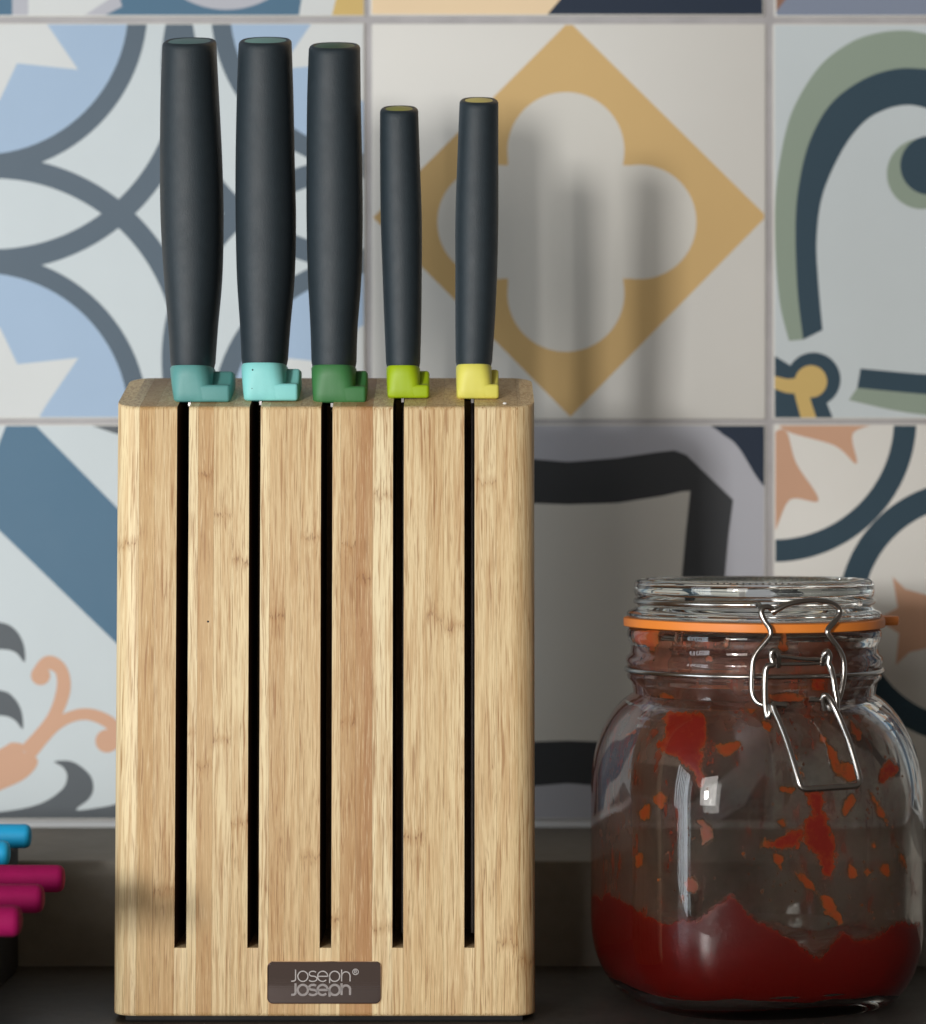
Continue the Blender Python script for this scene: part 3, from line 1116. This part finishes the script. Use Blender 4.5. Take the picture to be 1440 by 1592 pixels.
# lid wire: round the lid's groove from behind, ending at the clasp
f0 = z1(735, 214, 50.0)
a0 = math.atan2(f0[1] - JY, f0[0] - JX)
pts = []
for k in range(70):
    a = a0 - math.radians(300) * k / 69
    pts.append((JX + 49.4 * math.cos(a), JY + 49.4 * math.sin(a), 166.6))
pts = pts[::-1] + [z1(745, 213, 50.6), z1(752, 222, 52.0), z1(760, 236, 54.5)]
vs, fs = tube(pts, WR, 10)
mesh_obj('lid_wire', vs, fs, M_WIRE, jar, 60, jorg)
hoop = [z1(800, 244, 54.6), z1(822, 236, 55.0), z1(858, 216, 55), z1(905, 203, 55), z1(960, 196, 55), z1(1015, 199, 55), z1(1050, 207, 55.2), z1(1076, 226, 55.6), z1(1081, 252, 56), z1(1064, 280, 56.4),
        z1(1036, 312, 56.8), z1(1031, 330, 57), z1(1044, 352, 57.2), z1(1078, 398, 57.6), z1(1096, 440, 58), z1(1099, 500, 58.4), z1(1090, 560, 58.8), z1(1076, 606, 58.9), z1(1056, 622, 60), z1(1030, 614, 60.5), z1(990, 609, 60.5), z1(952, 607, 60.2)]
vs, fs = tube(catmull(hoop, 5), WR, 10)
mesh_obj('clasp_hoop', vs, fs, M_WIRE, jar, 60, jorg)
hoop2 = [z1(815, 250, 53.6), z1(790, 224, 54.8), z1(764, 226, 55.4), z1(757, 248, 56), z1(770, 280, 56.4), z1(792, 312, 56.8), z1(795, 338, 57), z1(776, 366, 57.2), z1(738, 412, 57.6), z1(722, 450, 58),
         z1(718, 500, 58.2), z1(717, 560, 58.6), z1(724, 596, 59), z1(745, 622, 59.6), z1(780, 632, 60.4), z1(820, 632, 60.5), z1(856, 631, 60.2)]
vs, fs = tube(catmull(hoop2, 5), WR, 10)
mesh_obj('clasp_hoop', vs, fs, M_WIRE, jar, 60, jorg)
rod = [z1(800, 430, 56.6), z1(850, 428, 56.6), z1(930, 438, 56.6), z1(1000, 440, 56.6), z1(1040, 440, 56.6)]
vs, fs = tube(catmull(rod, 4), 0.85, 10)
mesh_obj('pivot_rod', vs, fs, M_WIRE, jar, 60, jorg)
rod = [z1(810, 456, 56.3), z1(860, 460, 56.3), z1(960, 458, 56.3), z1(1040, 452, 56.3)]
vs, fs = tube(catmull(rod, 4), 0.75, 10)
mesh_obj('pivot_rod', vs, fs, M_WIRE, jar, 60, jorg)
for path in ([(826, 470, 55.6), (828, 430, 58), (816, 404, 58.8), (800, 412, 59), (800, 440, 58.9), (806, 462, 59.4), (784, 468, 59.6), (774, 496, 59.8), (772, 560, 60.4), (774, 640, 61.5), (784, 680, 62.2), (792, 660, 62.4), (794, 632, 61.6)],
             [(1010, 460, 55.6), (1016, 425, 58), (1030, 408, 58.8), (1040, 425, 59), (1036, 456, 58.9), (1044, 476, 59.6), (1055, 520, 60), (1062, 570, 60.6), (1070, 620, 61.4), (1066, 650, 62), (1046, 652, 62.4), (1034, 628, 62)]):
    vs, fs = tube(catmull([z1(*p) for p in path], 6), 1.28, 10)
    mesh_obj('clasp_link', vs, fs, M_WIRE, jar, 60, jorg)
lever = [(860, 630, 61.2), (822, 628, 62), (804, 628, 63), (812, 656, 64), (836, 710, 66.5), (866, 790, 70), (888, 860, 73), (908, 930, 75.4), (918, 962, 76.2), (934, 976, 76.5), (960, 978, 76.5), (1050, 972, 76.5), (1140, 966, 76.5), (1160, 956, 76.5), (1164, 934, 76),
         (1150, 880, 74), (1120, 780, 70.4), (1092, 710, 67), (1064, 650, 64.4), (1040, 606, 63), (1022, 590, 62.4), (1012, 604, 61.6), (1020, 650, 60.6)]
vs, fs = tube(catmull([z1(*p) for p in lever], 6), 1.28, 10)
mesh_obj('pull_lever', vs, fs, M_WIRE, jar, 60, jorg)

# ------------------------------------------------------------------ sauce in the jar
IN = sorted([(z, a, n) for a, z, n in inn])


def inner_at(z):
    for i in range(len(IN) - 1):
        if z <= IN[i + 1][0]:
            t = max(0, (z - IN[i][0]) / max(1e-6, IN[i + 1][0] - IN[i][0]))
            return IN[i][1] + (IN[i + 1][1] - IN[i][1]) * t, IN[i][2] + (IN[i + 1][2] - IN[i][2]) * t
    return IN[-1][1], IN[-1][2]


def on_wall(px, py, extra=0.25):
    """photograph pixel -> angle and height on the front of the jar's inner wall"""
    z = wz(py, -6)
    for it in range(3):
        a, n = inner_at(z)
        lo, hi = -math.pi + 0.05, -0.05
        for _ in range(22):
            th = (lo + hi) / 2
            x, y = sup(a + extra, n, th)
            if CX + x * scl(y) < px: lo = th
            else: hi = th
        z = wz(py, y)
    return th, z


def wall_pt(th, z, extra):
    a, n = inner_at(z)
    x, y = sup(a + extra, n, th)
    return (x, y, z)


edge_px = [(925, 1392), (952, 1384), (975, 1396), (994, 1406), (1012, 1421), (1040, 1430), (1065, 1425), (1085, 1423), (1102, 1417), (1113, 1402), (1121, 1399), (1132, 1390), (1140, 1384), (1148, 1402), (1170, 1421),
           (1200, 1440), (1237, 1462), (1255, 1478), (1271, 1487), (1282, 1475), (1290, 1462), (1302, 1450), (1312, 1444), (1324, 1455), (1335, 1459), (1369, 1447), (1399, 1429), (1420, 1438)]
edge = sorted(catmull(sorted(on_wall(*p) for p in edge_px), 5))
NS = 720
heights = []
for k in range(NS):
    th = -math.pi + 2 * math.pi * k / NS
    if edge[0][0] <= th <= edge[-1][0]:
        for i in range(len(edge) - 1):
            if th <= edge[i + 1][0]:
                t = (th - edge[i][0]) / max(1e-6, edge[i + 1][0] - edge[i][0])
                h = edge[i][1] + (edge[i + 1][1] - edge[i][1]) * t
                break
        h += 1.5 * mnoise.noise(Vector((th * 14, 3, 0))) + 0.5 * mnoise.noise(Vector((th * 45, 9, 0)))
    else:
        back = True
        u = (th - edge[-1][0]) % (2 * math.pi) / ((edge[0][0] - edge[-1][0]) % (2 * math.pi))
        h = edge[-1][1] + (edge[0][1] - edge[-1][1]) * u + - 14 * math.sin(math.pi * u) + 5 * mnoise.noise(Vector((math.cos(th) * 3, math.sin(th) * 3, 1))) + 2 * mnoise.noise(Vector((th * 12, 5, 0)))
    heights.append(max(14, h))
heights = [sum(heights[(k + d) % NS] for d in range(-5, 6)) / 11 + 1.0 + 0.8 * mnoise.noise(Vector((k * 0.22, 2, 0))) + 0.5 * mnoise.noise(Vector((k * 0.6, 7, 0))) for k in range(NS)]
smoothh = [sum(heights[(k + d) % NS] for d in range(-45, 46, 3)) / 31 for k in range(NS)]
smoothh = [min(a_, b_) - 1.0 for a_, b_ in zip(smoothh, heights)]
smoothh = [sum(smoothh[(k + d) % NS] for d in range(-30, 31, 3)) / 21 for k in range(NS)]
V, F = [], []
LV = 16
z0 = 6.7
for j in range(LV):
    for k in range(NS):
        th = -math.pi + 2 * math.pi * k / NS
        z = z0 + (heights[k] - z0) * (1 - (1 - j / (LV - 1)) ** 1.6)
        V.append(wall_pt(th, z, 0.3))
INL = 10
for j in range(1, INL):      # from the wall film inwards and down to the pool
    t = j / (INL - 1)
    for k in range(NS):
        th = -math.pi + 2 * math.pi * k / NS
        pool = 22 + 3 * math.cos(th + 0.6)
        z = min(pool + (smoothh[k] - pool) * (1 - t) ** 3, heights[k] - 0.8)
        if j == 1: z = heights[k] - 0.6
        inset = 1.0 if j == 1 else 1.0 + 34 * t
        a, n = inner_at(z)
        x, y = sup(max(a + 0.3 - inset, 4), 3.0 if j > 2 else n, th)
        V.append((x, y, z + 1.2 * mnoise.noise(Vector((x * .12, y * .12, 2))) * t))
tot = LV + INL - 1
for i in range(tot - 1):
    for k in range(NS):
        l = (k + 1) % NS
        F.append([i * NS + k, i * NS + l, (i + 1) * NS + l, (i + 1) * NS + k])
F.append([k for k in range(NS)][::-1]); F.append([(tot - 1) * NS + k for k in range(NS)])
sauce_root = props(empty('sauce', (JX, JY, 6.7)), 'thick red sauce left in the bottom of the glass jar and smeared up its sides', 'sauce')
sorg = (JX, JY, 6.7)
pool_o = mesh_obj('sauce_pool', V, F, M_SAUCE, sauce_root, 60, sorg)
at = pool_o.data.attributes.new('thickness', 'FLOAT', 'POINT')
vals = []
for i, v in enumerate(V):
    row, k = divmod(i, NS)
    if row < LV: vals.append(min(1.6, max(0.0, (heights[k] - v[2]) / 4.5)))
    else: vals.append(0.15 if row == LV else (0.7 if row == LV + 1 else 1.5))
at.data.foreach_set('value', vals)


def ragged(poly, amp, step=1.6):
    out = []
    poly = catmull(poly, 4, True)
    amp = amp * 1.25
    n = len(poly)
    for i in range(n):
        a, b = poly[i], poly[(i + 1) % n]
        m = max(1, int(math.dist(a, b) / step))
        for k in range(m):
            t = k / m
            x, y = a[0] + (b[0] - a[0]) * t, a[1] + (b[1] - a[1]) * t
            v = Vector((x * 0.11, y * 0.11, 0.3))
            v2 = Vector((x * 0.36, y * 0.36, 4.3))
            out.append((x + amp * mnoise.noise(v) * 1.6 + amp * 0.6 * mnoise.noise(v2), y + amp * mnoise.noise(v + Vector((9, 4, 0))) * 1.6 + amp * 0.6 * mnoise.noise(v2 + Vector((5, 5, 0)))))
    return out


LUT = {}
def wall_lut(px, py):
    g = 6.0
    i, j = math.floor(px / g), math.floor(py / g)
    fx, fy = px / g - i, py / g - j
    def q(a, b):
        if (a, b) not in LUT: LUT[(a, b)] = on_wall(a * g, b * g)
        return LUT[(a, b)]
    p, r, t, u = q(i, j), q(i + 1, j), q(i, j + 1), q(i + 1, j + 1)
    return tuple((p[k] * (1 - fx) + r[k] * fx) * (1 - fy) + (t[k] * (1 - fx) + u[k] * fx) * fy for k in (0, 1))


def seg_dist(p, a, b):
    dx, dy = b[0] - a[0], b[1] - a[1]
    L = dx * dx + dy * dy
    t = 0 if L == 0 else max(0, min(1, ((p[0] - a[0]) * dx + (p[1] - a[1]) * dy) / L))
    return math.hypot(p[0] - a[0] - dx * t, p[1] - a[1] - dy * t)


def smear(poly, mat, amp=2.0, soft=7.0):
    """a lump of sauce stuck to the inside of the glass, thick in the middle and thinning out to its rim"""
    poly = catmull(poly, 3, True)
    n = len(poly)
    x0 = min(p[0] for p in poly) - 8; x1 = max(p[0] for p in poly) + 8
    y0 = min(p[1] for p in poly) - 8; y1 = max(p[1] for p in poly) + 8
    g = 2.2
    nx, ny = int((x1 - x0) / g) + 2, int((y1 - y0) / g) + 2
    T = {}
    for j in range(ny):
        for i in range(nx):
            p = (x0 + i * g, y0 + j * g)
            ins = False
            for k in range(n):
                a, b = poly[k], poly[(k + 1) % n]
                if (a[1] > p[1]) != (b[1] > p[1]) and p[0] < (b[0] - a[0]) * (p[1] - a[1]) / (b[1] - a[1]) + a[0]: ins = not ins
            d = min(seg_dist(p, poly[k], poly[(k + 1) % n]) for k in range(n))
            d = d if ins else -d
            d += amp * (1.3 * mnoise.noise(Vector((p[0] * .10, p[1] * .08, 1.7))) + 0.8 * mnoise.noise(Vector((p[0] * .28, p[1] * .2, 5.1))))
            T[(i, j)] = max(0.0, min(1.0, (d + 3.0) / (soft + 3.0)))
    idx, V, th_, F = {}, [], [], []
    def vid(i, j, back):
        key = (i, j, back)
        if key not in idx:
            t, z = wall_lut(x0 + i * g, y0 + j * g)
            tk = T[(i, j)]
            idx[key] = len(V)
            V.append(wall_pt(t, z, 0.25 if not back else 0.1 - 1.3 * tk)); th_.append(tk)
        return idx[key]
    for j in range(ny - 1):
        for i in range(nx - 1):
            if max(T[(i, j)], T[(i + 1, j)], T[(i, j + 1)], T[(i + 1, j + 1)]) <= 0: continue
            c = [(i, j), (i + 1, j), (i + 1, j + 1), (i, j + 1)]
            F.append([vid(a, b, 0) for a, b in c])
            F.append([vid(a, b, 1) for a, b in c][::-1])
    o = mesh_obj('smear', V, F, mat, sauce_root, 180, sorg)
    at = o.data.attributes.new('thickness', 'FLOAT', 'POINT')
    at.data.foreach_set('value', th_)


def Z1(pl): return [(900 + x / 2.6667, 860 + y / 2.6667) for x, y in pl]
def Z2(pl): return [(900 + x / 2.6667, 1200 + y / 2.6667) for x, y in pl]
SM = [
    (Z1([(370, 680), (450, 672), (530, 685), (545, 760), (520, 830), (525, 930), (505, 985), (480, 930), (440, 880), (330, 810), (372, 760)]), 0, 2.5),
    (Z1([(285, 605), (340, 595), (370, 568), (415, 600), (400, 615), (350, 612), (300, 635)]), 1, 1.5),
    (Z1([(565, 800), (660, 790), (640, 840), (600, 845)]), 1, 2),
    (Z1([(955, 490), (1005, 530), (1000, 555), (950, 550)]), 0, 1.5),
    (Z1([(790, 580), (930, 580), (920, 620), (820, 625)]), 1, 2.5),
    (Z1([(690, 655), (740, 655), (710, 690)]), 1, 1.5),
    (Z1([(945, 690), (990, 740), (1040, 800), (1080, 860), (1140, 880), (1130, 950), (1060, 920), (1030, 850), (1010, 800)]), 1, 2.5),
    (Z1([(1270, 850), (1310, 890), (1300, 930), (1250, 965), (1230, 930)]), 0, 1.2),
    (Z1([(245, 340), (350, 330), (355, 380), (330, 410), (300, 360), (250, 362)]), 1, 2),
    (Z1([(540, 425), (565, 440), (560, 465), (535, 460)]), 1, 1),
    (Z1([(820, 385), (850, 345), (868, 385), (850, 408)]), 1, 1.5),
    (Z1([(215, 760), (270, 735), (262, 762), (230, 772)]), 1, 1),
    (Z1([(1090, 680), (1150, 730), (1165, 770), (1140, 790), (1120, 740)]), 1, 2),
    (Z1([(750, 700), (800, 720), (790, 760), (770, 740)]), 1, 2),
    (Z2([(940, 85), (1000, 85), (1020, 150), (1040, 250), (1070, 320), (1050, 420), (1010, 435), (980, 370), (930, 300), (920, 210), (955, 175), (935, 130)]), 0, 2.5),
    (Z2([(760, 295), (830, 268), (916, 222), (926, 290), (860, 330), (800, 320)]), 0, 2.5),
    (Z2([(885, 420), (920, 415), (970, 460), (985, 500), (1040, 510), (1075, 570), (1100, 625), (1060, 625), (1010, 580), (980, 505), (930, 480)]), 1, 2),
    (Z2([(820, 60), (895, 60), (880, 95), (830, 90)]), 1, 2),
    (Z2([(265, 160), (315, 130), (310, 190), (275, 200)]), 1, 1.2),
    (Z2([(490, 200), (530, 200), (570, 265), (520, 295), (505, 240)]), 1, 1.5),
    (Z2([(440, 460), (480, 435), (505, 470), (490, 505), (455, 495)]), 1, 0.8),
    (Z2([(1295, 280), (1345, 380), (1335, 415), (1310, 330)]), 1, 1.2),
    (Z2([(1190, 70), (1225, 105), (1275, 210), (1260, 220), (1215, 140)]), 1, 1.5),
    (Z2([(1085, 130), (1110, 100), (1130, 90), (1135, 130), (1095, 180)]), 1, 1.5),
    (Z2([(822, 195), (850, 190), (850, 225), (825, 215)]), 1, 1.2),
    (Z2([(250, 350), (280, 340), (285, 385), (260, 400)]), 1, 1.2),
]
rr_ = random.Random(11)
for cx_, cy_, sx, sy, cnt in ((1030, 1000, 40, 12, 6), (1230, 1010, 60, 14, 5), (1240, 1100, 45, 30, 8), (1300, 1170, 40, 40, 8), (1350, 1300, 30, 60, 9), (1215, 1340, 35, 30, 10), (1060, 1300, 35, 60, 5), (1340, 1420, 30, 14, 6)):
    for _ in range((cnt + 1) // 2):
        x_, y_ = rr_.gauss(cx_, sx), rr_.gauss(cy_, sy)
        if not (950 < x_ < 1405 and 985 < y_ < 1450): continue
        r_ = 2.5 + 6.5 * rr_.random() ** 2
        an = rr_.uniform(0, 6.28)
        SM.append(([(x_ + r_ * (0.6 + rr_.random() * 0.8) * math.cos(an + k * 1.05), y_ + r_ * (0.8 + rr_.random() * 1.2) * math.sin(an + k * 1.05)) for k in range(6)], 1, 2.0))
for pl, kind, amp in SM:
    smear(pl, (M_SMEAR, M_SMEAR2)[kind], amp * 1.6, (9.0, 6.0)[kind])

# dried film of sauce on the inner wall: thin, patchy, streaked
def film_mat():
    m = NT('dried_film')
    co = m.obj()
    big = m.noise(co, 38, 4, 0.6)
    streak = m.noise(co, 1.0, 4, 0.65, (170, 170, 55))
    gr = m.noise(co, 620, 3, 0.7)
    sep = m.n('ShaderNodeSeparateXYZ'); m.l(co, sep.inputs[0])
    neckz = m.ramp(sep.outputs[2], 0.088, 0.125)
    patchy = m.math('MULTIPLY', m.ramp(streak, 0.54, 0.64), m.ramp(big, 0.38, 0.54))
    grain = m.math('MULTIPLY', m.ramp(gr, 0.60, 0.70), m.ramp(big, 0.40, 0.60))
    haze = m.math('MULTIPLY_ADD', m.ramp(big, 0.30, 0.70), 0.40, 0.12)
    al = m.math('MAXIMUM', haze, m.math('MAXIMUM', m.math('MULTIPLY', patchy, 0.70), m.math('MULTIPLY', grain, 0.65)))
    left = m.math('MULTIPLY', m.math('SUBTRACT', 1.0, m.ramp(sep.outputs[0], -0.062, -0.030)), m.math('MULTIPLY_ADD', streak, 0.7, 0.05))
    al = m.math('ADD', al, m.math('ADD', m.math('MULTIPLY', neckz, m.math('MULTIPLY', big, 0.75)), m.math('MULTIPLY', left, 0.75)), clamp=True)
    col = m.mix(m.math('MAXIMUM', m.ramp(streak, 0.5, 0.62), m.math('MAXIMUM', left, m.math('MULTIPLY', neckz, 0.6))), rgb(114, 88, 70), rgb(132, 54, 24))
    m.l(col, m.b.inputs['Base Color'])
    m.l(al, m.b.inputs['Alpha'])
    m.b.inputs['Roughness'].default_value = 0.6
    return m.m

V, F = [], []
FN, FZ = 160, 40
for j in range(FZ):
    z = 26 + (152 - 26) * j / (FZ - 1)
    for k in range(FN):
        V.append(wall_pt(2 * math.pi * k / FN, min(z, 139.5) if z < 139.5 else z, 0.12))
for j in range(FZ - 1):
    for k in range(FN):
        l = (k + 1) % FN
        F.append([j * FN + k, j * FN + l, (j + 1) * FN + l, (j + 1) * FN + k])
mesh_obj('dried_film', V, F, film_mat(), sauce_root, 60, sorg)

# uncountable fine spatter and droplets on the inner wall
V, F = [], []
def blob(th, z, r):
    cx_, cy_, cz_ = wall_pt(th, z, -0.1)
    b = len(V)
    for sx, sy, sz in ((1, 0, 0), (-1, 0, 0), (0, 1, 0), (0, -1, 0), (0, 0, 1.4), (0, 0, -1.4)):
        V.append((cx_ + sx * r, cy_ + sy * r, cz_ + sz * r))
    for f in ((0, 2, 4), (2, 1, 4), (1, 3, 4), (3, 0, 4), (2, 0, 5), (1, 2, 5), (3, 1, 5), (0, 3, 5)):
        F.append([b + i for i in f])
rs = random.Random(3)
def spray(cx_, cy_, sx, sy, n, rmin, rmax):
    for _ in range(n):
        px, py = rs.gauss(cx_, sx), rs.gauss(cy_, sy)
        if not (935 < px < 1415 and 985 < py < 1470): continue
        th, z = on_wall(px, py)
        blob(th, z, rmin + (rmax - rmin) * rs.random() ** 3)
spray(1210, 1350, 30, 30, 60, 0.15, 0.6)
spray(1070, 1280, 30, 90, 60, 0.2, 0.6)
spray(1180, 1160, 60, 70, 60, 0.2, 0.7)
spray(1340, 1250, 40, 60, 70, 0.2, 0.8)
spray(1350, 1400, 30, 30, 50, 0.2, 0.7)
spray(1040, 1000, 50, 14, 40, 0.2, 0.8)
o = mesh_obj('spatter', V, F, sauce_mat('spatter', rgb(110, 70, 50), rgb(150, 120, 104)), sauce_root, 60, sorg)
o['kind'] = 'stuff'

# ------------------------------------------------------------------ coloured rods on a dark box at the left
def rod_thing(px_end, py, colr, mat, label, group):
    h = 142.5
    s = (py - CY) / h
    y = FPX / s - DCAM
    x1 = (px_end - CX) / s
    z = ZC - h
    r = 5.35
    V, F = [], []
    n = 28
    x0 = x1 - 138
    prof = [(x0, r - 2.4), (x0 + 0.7, r - 0.9), (x0 + 2.4, r), (x1 - 60, r * 1.0), (x1 - 2.6, r), (x1 - 1.2, r - 0.45), (x1 - 0.35, r - 1.3), (x1, r - 2.6)]
    for xx, rr in prof:
        for k in range(n):
            a = 2 * math.pi * k / n
            V.append((xx, y + rr * math.cos(a), z + rr * math.sin(a)))
    for i in range(len(prof) - 1):
        for k in range(n):
            l = (k + 1) % n
            F.append([i * n + k, i * n + l, (i + 1) * n + l, (i + 1) * n + k])
    F.append([k for k in range(n)][::-1]); F.append([(len(prof) - 1) * n + k for k in range(n)])
    o = mesh_obj('coloured_rod', V, F, mat, None, 50, (x1 - 69, y, z - r), recalc=True)
    props(o, label, 'rod', group)


M_MAG = paint('matte_magenta', rgb(156, 16, 84), 0.75, 0.16, 200, 0.5, 1500, 0.2)
M_CYAN = paint('matte_cyan', rgb(30, 174, 230), 0.55, 0.08, 300, 0.2, 1800)
G = 'coloured rods at the left edge'
rod_thing(48, 1300, 0, M_CYAN, 'bright blue round-ended rod nearest the tiled wall', G)
rod_thing(15, 1327, 0, M_CYAN, 'bright blue round-ended rod just above the magenta rods', G)
rod_thing(100, 1366, 0, M_MAG, 'magenta round-ended rod reaching furthest right, topmost of the three', G)
rod_thing(68, 1397, 0, M_MAG, 'magenta round-ended rod in the middle of the three', G)
rod_thing(33, 1432, 0, M_MAG, 'magenta round-ended rod, lowest and nearest at the left edge', G)
zt = ZC - 142.5 - 5.35
vs, fs = bevel_box(-335, -198, -150, 122, 0.0, zt, 1.5)
props(mesh_obj('storage_box', vs, fs, M_BOX, None, 35, (-266, -14, 0)), 'dark low box under the blue and magenta rods at the left edge', 'box')
